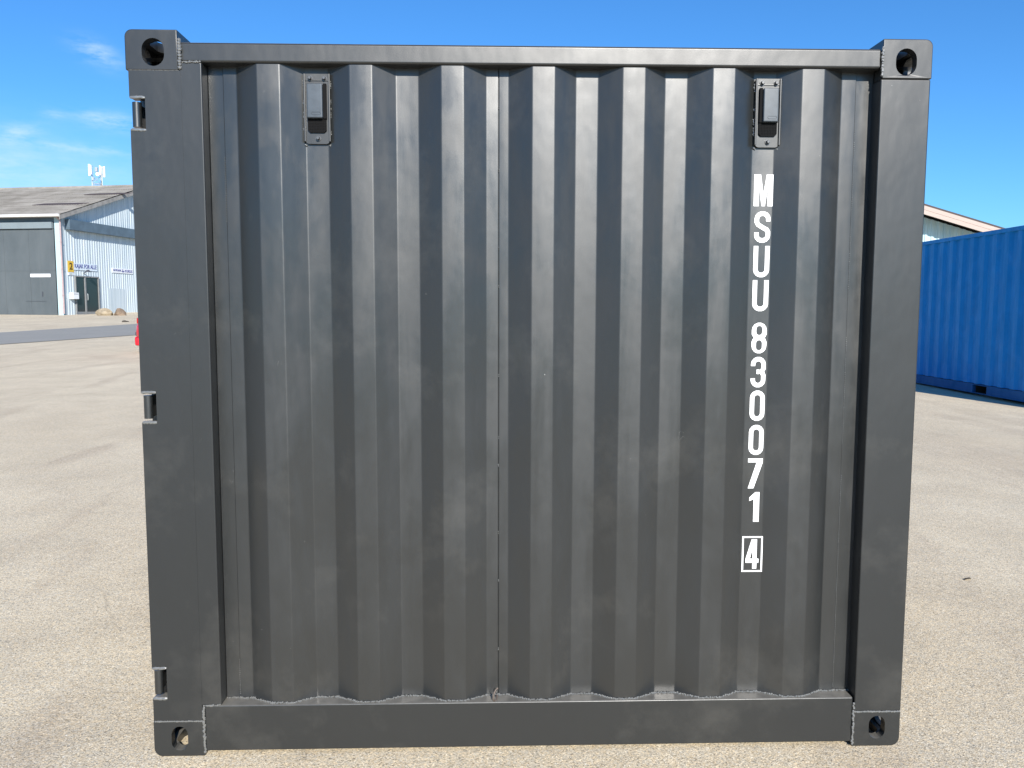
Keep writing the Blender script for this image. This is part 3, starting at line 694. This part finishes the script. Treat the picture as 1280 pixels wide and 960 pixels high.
bm = BM(); box(bm, (-LEN, -.44, EZ-.14), (.2, .04, EZ-.09)); new_obj('soffit', bm, M['barge'], A)
bm = BM()
for a, b in ((0, 1), (1, 0)):
    y0, y1 = (-.5, DP/2) if a == 0 else (DP+.5, DP/2); z0, z1 = EZ-.10, EZ+RS*DP/2+.03
    f = lambda y: z0+(z1-z0)*(y-y0)/(y1-y0)
    vs = []
    for x in (RX1-.06, RX1-.01):
        for y, dz in ((y0, 0), (y1, 0), (y1, -.26), (y0, -.26)): vs.append(bm.verts.new((x, y, f(y)+.06+dz)))
    bm.faces.new(vs[:4][::-1]); bm.faces.new(vs[4:])
    for i in range(4): bm.faces.new((vs[i], vs[(i+1) % 4], vs[4+(i+1) % 4], vs[4+i]))
new_obj('bargeboard', bm, M['barge'], A)
bm = BM(); box(bm, (.03, .42, 5.22), (.34, DP-.42, 5.84), .01); new_obj('canopy_beam', bm, M['slate'], A)
bm = BM(); tube(bm, [(.07, -.07, 5.9), (.07, -.07, .1)], .055, 12); tube(bm, [(.07, -.50, 5.97), (.07, -.07, 5.75)], .05, 10)
for z in (1.2, 2.8, 4.4): box(bm, (.0, -.13, z), (.13, .0, z+.05))
new_obj('downpipe', bm, M['rpipe'], A)
# glazed door in the gable
bm = BM(); y0, y1, z1 = 1.12, 3.22, 2.38
for lo, hi in (((.002, y0-.07, .0), (.09, y0, z1+.08)), ((.002, y1, .0), (.09, y1+.10, z1+.08)), ((.002, y0, z1), (.09, y1, z1+.08)), ((.004, y0+.80, .02), (.08, y0+.92, z1)),
               ((.004, y0, .02), (.07, y0+.80, .22)), ((.004, y0+.92, .02), (.07, y1, .22))): box(bm, lo, hi, .006)
dd = new_obj('door', bm, M['dframe'], A)
bm = BM(); box(bm, (.012, y0, .22), (.03, y0+.80, z1)); new_obj('door_glass', bm, M['glass'], dd)
bm = BM(); box(bm, (.012, y0+.92, .22), (.03, y1, z1)); new_obj('door_glass', bm, M['glass'], dd)
bm = BM(); tube(bm, [(.10, y0+.98, .95), (.12, y0+.98, 1.0), (.12, y0+.98, 1.3), (.10, y0+.98, 1.35)], .02, 8); new_obj('handle', bm, M['galv'], dd)
bm = BM(); box(bm, (.0, y0-.1, -.05), (.6, y1+.3, .05), .01); new_obj('doorstep', bm, M['barge'], A)
bm = BM(); tube(bm, [(.02, 1.95, 2.62), (.3, 1.85, 2.8), (.5, 1.7, 2.78)], .03, 8); tube(bm, [(.5, 1.7, 2.84), (.5, 1.7, 2.70)], [.06, .15], 12); new_obj('wall_lamp', bm, M['trim'], A)
bm = BM(); box(bm, (.004, 4.25, .1), (.014, 6.0, 1.75)); new_obj('repair_sheet', bm, M['clad'], A)
a0 = Matrix.Translation((-25.91, 48.31, 1.0)) @ Matrix.Rotation(WA, 4, 'Z')
def text_mesh(txt, height, width, m, parent, x, yc, zc, name='lettering'):
    cu = bpy.data.curves.new('t', 'FONT'); cu.body = txt; cu.align_x = 'CENTER'; cu.align_y = 'CENTER'; cu.extrude = .004; cu.offset = .012
    ob_ = bpy.data.objects.new('t', cu); C.objects.link(ob_); dg = bpy.context.evaluated_depsgraph_get(); dg.update()
    me = bpy.data.meshes.new_from_object(ob_.evaluated_get(dg)); bpy.data.objects.remove(ob_)
    xs_ = [v.co.x for v in me.vertices]; ys_ = [v.co.y for v in me.vertices]; wx = max(xs_)-min(xs_); hy = max(ys_)-min(ys_); cx = (max(xs_)+min(xs_))/2; cy = (max(ys_)+min(ys_))/2
    for v in me.vertices: a, b, c = v.co; v.co = (x+c, yc+(a-cx)*width/wx, zc+(b-cy)*height/hy)
    me.materials.clear(); me.materials.append(m); o = bpy.data.objects.new(name, me); C.objects.link(o); o.parent = parent; return o
def wall_thing(name, label, cat, y, z, x=.0):
    p = a0 @ Vector((x, y, z)); return thing(name, label, cat, p, WA)
def board(t, w_, h_, m, name='board', th=.03):
    bm = BM(); box(bm, (.004, -w_/2, -h_/2), (.004+th, w_/2, h_/2), .004); return new_obj(name, bm, m, t)
t = wall_thing('number_sign', 'yellow board with dark numeral 2 beside the glass door of the warehouse', 'sign', .77, 3.0); board(t, .50, .68, M['yellow'])
text_mesh('2', .42, .27, M['signink'], t, .040, 0, .02)
t = wall_thing('notice_sign', 'small white plate just below the yellow number board', 'sign', .74, 2.55); board(t, .50, .17, M['white']); text_mesh('2A-2C', .08, .26, M['greenink'], t, .040, 0, 0)
t = wall_thing('name_sign', 'long pale board reading KAJAK FOR ALLE above the glass door', 'sign', 2.13, 3.02); board(t, 2.22, .42, M['palewhite']); text_mesh('KAJAK FOR ALLE', .34, 2.05, M['navy'], t, .040, 0, 0)
t = wall_thing('banner_sign', 'white board with navy words either side of a small boat emblem, right of the door', 'sign', 5.87, 2.96); board(t, 2.24, .32, M['white'])
text_mesh('HAVKAJAK', .18, .86, M['navy'], t, .040, -.60, 0); text_mesh('KURSUS', .18, .78, M['navy'], t, .040, .64, 0)
bm = BM(); prism(bm, [(-.16, .0), (-.10, -.09), (.10, -.09), (.17, .03), (.02, -.02)], [], .004, lambda u, v, w_: Vector((.036+w_, u+.02, v))); prism(bm, [(-.10, .03), (-.02, .14), (.03, .06), (.0, .0)], [], .004, lambda u, v, w_: Vector((.036+w_, u+.02, v)))
new_obj('emblem', bm, M['navy'], t)
t = wall_thing('letter_box', 'white letter box mounted on the wall left of the glass door', 'letter box', .77, 1.0)
bm = BM(); box(bm, (.03, -.27, .0), (.30, .27, .40), .02); new_obj('box_body', bm, M['white'], t)
bm = BM(); box(bm, (.301, -.2, .30), (.312, .2, .33), .003); new_obj('flap', bm, M['dframe'], t)
t = thing('gate_sign', 'narrow blank white strip fixed to the dark sliding gate', 'sign', a0 @ Vector((-1.40, -.075, 2.42)), WA)
bm = BM(); box(bm, (-.68, -.03, -.10), (.68, -.004, .10), .003); new_obj('board', bm, M['white'], t)

# boulders by the wall, dark stone on the tarmac
def rock(name, label, pos, sx, sy, sz, seed, m):
    q = random.Random(seed); bm = BM(); bmesh.ops.create_icosphere(bm, subdivisions=4, radius=1)
    ph = [Vector((q.uniform(-1, 1), q.uniform(-1, 1), q.uniform(-1, 1))).normalized() for _ in range(14)]; am = [q.uniform(.62, .95) for _ in ph]
    for v in bm.verts:
        n = v.co.normalized(); r_ = 1.0
        for p, a in zip(ph, am):
            d = n.dot(p)
            if d > a: r_ = min(r_, a/d)
        v.co = Vector((n.x*r_*sx, n.y*r_*sy, n.z*r_*sz+sz*.55))
    return tag(new_obj(name, bm, m, None, 25, pos), label, 'rock')
rock('boulder', 'larger tan boulder against the pale blue warehouse wall', (-23.10, 47.6, hgt(-23.1, 47.6)-.08), .58, .45, .34, 4, M['rock'])
rock('boulder', 'smaller brown boulder touching the right of the tan boulder', (-22.32, 47.75, hgt(-22.3, 47.75)-.08), .38, .36, .34, 9, M['rock2'])
rock('stone', 'small dark stone lying alone on the far pale ground near the road', (-17.49, 37.4, hgt(-17.49, 37.4)-.02), .17, .12, .07, 12, M['pebble'])
# dry leaf on the gravel at right
bm = BM()
for i, (x, z, y) in enumerate(((-.028, .006, -.004), (-.012, .012, -.009), (.008, .010, -.008), (.028, .004, .002))):
    bm.verts.new((x, y, z)); bm.verts.new((x, y+.018-abs(x)*.2, z*.6+.002))
bm.verts.ensure_lookup_table()
for i in range(3): bm.faces.new((bm.verts[2*i], bm.verts[2*i+1], bm.verts[2*i+3], bm.verts[2*i+2]))
lf = new_obj('leaf', bm, M['leaf'], None, 60, (2.42, 1.62, hgt(2.42, 1.62)), .4); md = lf.modifiers.new('s', 'SOLIDIFY'); md.thickness = .002
tag(lf, 'small dark dry leaf lying on the gravel right of the grey container', 'leaf')

# ------------------------------------------------------------------ right building: gable facing the camera
B = thing('storage_hall', 'pale blue boarded hall with pinkish fascia boards behind the blue container', 'hall', (17.9, 35.95, .24), -YAW)
hw = 10.0; rzz = 6.85-.24; sl_ = .2935; ez = rzz-sl_*hw
bm = BM(); pr = trap(-hw+.4, hw-.4, .30, .045)
bt = [bm.verts.new((a, b, -.3)) for a, b in pr]; tp = [bm.verts.new((a, b, rzz-.28-sl_*abs(a))) for a, b in pr]
for i in range(len(pr)-1):
    if abs(pr[i][0]-pr[i+1][0]) > 1e-6: bm.faces.new((bt[i], bt[i+1], tp[i+1], tp[i]))
new_obj('gable_wall', bm, M['clad2'], B, 20)
bm = BM(); box(bm, (-hw+.4, .1, -.3), (-hw+.55, 28, ez-.1)); box(bm, (hw-.55, .1, -.3), (hw-.4, 28, ez-.1)); box(bm, (-hw+.56, 27.85, -.3), (hw-.56, 28, ez)); new_obj('wall', bm, M['clad2'], B)
OV = -1.0
def slab(bm, x0, z0, x1, z1, ya, yb_, th):
    vs = []
    for y in (ya, yb_):
        for x, z in ((x0, z0), (x1, z1), (x1, z1-th), (x0, z0-th)): vs.append(bm.verts.new((x, y, z)))
    bm.faces.new(vs[:4]); bm.faces.new(vs[4:][::-1])
    for i in range(4): bm.faces.new((vs[i], vs[4+i], vs[4+(i+1) % 4], vs[(i+1) % 4]))
bm = BM()
for s in (-1, 1): slab(bm, 0, rzz+.03, s*hw, ez+.03, OV+.04, 28.5, .10)
rb = new_obj('roof', bm, M['roof'], B)
bm = BM()
for s in (-1, 1): slab(bm, 0, rzz+.055, s*(hw+.06), ez+.055-.018, OV-.06, OV+.04, .07)
new_obj('roof_edge', bm, M['fdark'], rb)
for th0 in (-.015, -.215):
    bm = BM()
    for s in (-1, 1): slab(bm, 0, rzz+th0, s*hw, ez+th0, OV-.03-(.012 if th0 > -.1 else 0), OV+.03, .195)
    new_obj('fascia_board', bm, M['fascia'], rb)
bm = BM()
for s in (-1, 1): slab(bm, 0, rzz-.12, s*(hw-.05), ez-.12, OV+.05, -.005, .03)
new_obj('soffit', bm, M['fdark'], B)

# ------------------------------------------------------------------ antenna mast behind the warehouse
mz = hgt(-42, 88.8)
T_ = thing('antenna_mast', 'white mobile phone mast with panel antennas and a round dish above the warehouse roof', 'mast', (-42.08, 88.8, mz), 0)
bm = BM(); top = 16.9-mz; legs = [(.62*math.cos(R(a)), .62*math.sin(R(a))) for a in (210, 330, 90)]
for x, y in legs: tube(bm, [(x, y, 0), (x, y, top-.4)], .055, 8)
z = 0; k = 0
while z < top-1.2:
    for i in range(3):
        a, b = legs[i], legs[(i+1) % 3]
        tube(bm, [(*a, z), (*b, z)], .028, 6); tube(bm, [(*(a if k % 2 else b), z), (*(b if k % 2 else a), z+.9)], .028, 6)
    z += .9; k += 1
new_obj('lattice_tower', bm, M['galv'], T_)
for x, y, z0, h_, w_ in ((-.80, -.25, top-1.25, 1.25, .20), (-.46, -.62, top-1.15, 1.0, .13), (.50, -.62, top-1.2, 1.0, .13), (.76, -.25, top-1.38, 1.15, .20), (.0, .8, top-1.2, 1.1, .22)):
    bm = BM(); box(bm, (x-w_/2, y-.07, z0), (x+w_/2, y+.07, z0+h_), .03); p = new_obj('panel_antenna', bm, M['antenna'], T_)
    
    for zb in (.2, .9): bm = BM(); tube(bm, [(x, y+.08, z0+zb), (x*.7, y*.6, z0+zb)], .03, 6); new_obj('bracket', bm, M['galv'], p)
bm = BM(); tube(bm, [(.25, -.72, top-1.12), (.25, -.62, top-1.12), (.25, -.50, top-1.12)], [.19, .19, .10], 18); new_obj('dish', bm, M['antenna'], T_)
bm = BM(); box(bm, (-.15, -.45, top-.8), (.12, -.2, top-.35), .03); new_obj('radio_unit', bm, M['galv'], T_); bm = BM(); box(bm, (-.5, -.5, top-1.75), (-.28, -.3, top-1.45), .02); new_obj('radio_unit', bm, M['galv'], T_)

# ------------------------------------------------------------------ red car, its tail just past the grey container's left edge
def car(loc, rotz):
    t = thing('parked_car', 'red hatchback mostly hidden behind the grey container, only its tail showing at left', 'car', loc, rotz)
    # stations along local x (tail at x = 0): x, half width, z bottom, z top of body (belt)
    st = [(.0, .62, .36, .62), (.03, .74, .30, .70), (.12, .80, .26, .82), (.5, .84, .24, .92), (1.3, .85, .22, .93), (2.3, .85, .22, .90), (2.9, .84, .22, .84), (3.4, .80, .24, .74), (3.68, .70, .28, .62), (3.76, .56, .34, .52)]
    bm = BM(); rings = []
    for x, hw_, zb, zt in st:
        pts = []
        for a in range(16):
            c, s = math.cos(2*math.pi*a/16), math.sin(2*math.pi*a/16)
            pts.append(bm.verts.new((x, hw_*math.copysign(abs(c)**.38, c), (zb+zt)/2+(zt-zb)/2*math.copysign(abs(s)**.42, s))))
        rings.append(pts)
    for a, b in zip(rings, rings[1:]):
        for k in range(16): bm.faces.new((a[k], a[(k+1) % 16], b[(k+1) % 16], b[k]))
    bm.faces.new(rings[0]); bm.faces.new(rings[-1][::-1]); body = new_obj('body', bm, M['red'], t, 50)
    bm = BM(); rings = []                                  # glasshouse
    for z, x0, x1, hw_ in ((.86, .18, 2.75, .78), (.98, .24, 2.62, .76), (1.30, .48, 2.05, .64), (1.38, .60, 1.85, .58)):
        rings.append([bm.verts.new((cx_, cy_, z)) for cx_, cy_ in ((x0, -hw_*.8), (x0+.12, -hw_), (x1-.3, -hw_), (x1, -hw_*.75), (x1, hw_*.75), (x1-.3, hw_), (x0+.12, hw_), (x0, hw_*.8))])
    for a, b in zip(rings, rings[1:]):
        for k in range(8): bm.faces.new((a[k], a[(k+1) % 8], b[(k+1) % 8], b[k]))
    bm.faces.new(rings[-1]); new_obj('window', bm, M['cglass'], body, 20)
    bm = BM(); box(bm, (.56, -.6, 1.375), (1.95, .6, 1.43), .025, 3)
    for s in (-1, 1):
        for (xa, za), (xb, zb) in (((.20, .88), (.58, 1.39)), ((1.25, .9), (1.22, 1.39)), ((2.70, .88), (1.92, 1.39))):
            tube(bm, [(xa, s*.785, za), (xb, s*.60, zb)], .035, 6)
    new_obj('roof', bm, M['red'], t)
    bm = BM(); box(bm, (-.035, -.66, .40), (.10, .66, .50), .02, 3); new_obj('bumper_strip', bm, M['trim'], body)
    bm = BM(); box(bm, (-.035, -.72, .16), (.14, .72, .39), .05, 4); new_obj('bumper', bm, M['red'], t)
    for s in (-1, 1):
        bm = BM(); box(bm, (.06, s*.70-.07, .70), (.16, s*.70+.07, .84), .02); new_obj('tail_light', bm, M['lens'], body)
        bm = BM(); box(bm, (3.50, s*.58-.12, .55), (3.64, s*.58+.12, .66), .03); new_obj('headlight', bm, M['glass'], body)
    for x in (.62, 3.02):
        for s in (-1, 1):
            bm = BM(); tube(bm, [(x, s*.86, .30), (x, s*.84, .30), (x, s*.68, .30), (x, s*.66, .30)], [.27, .30, .30, .27], 28); wh = new_obj('wheel', bm, M['rubber'], t)
            bm = BM(); tube(bm, [(x, s*.862, .30), (x, s*.872, .30)], [.19, .17], 20); new_obj('rim', bm, M['alloy'], wh)
    bm = BM(); box(bm, (.05, -.70, .17), (3.6, .70, .34), .04); new_obj('underbody', bm, M['trim'], t)
    return t
car((-8.66, 18.35, hgt(-8.3, 18)-.0), -.03)
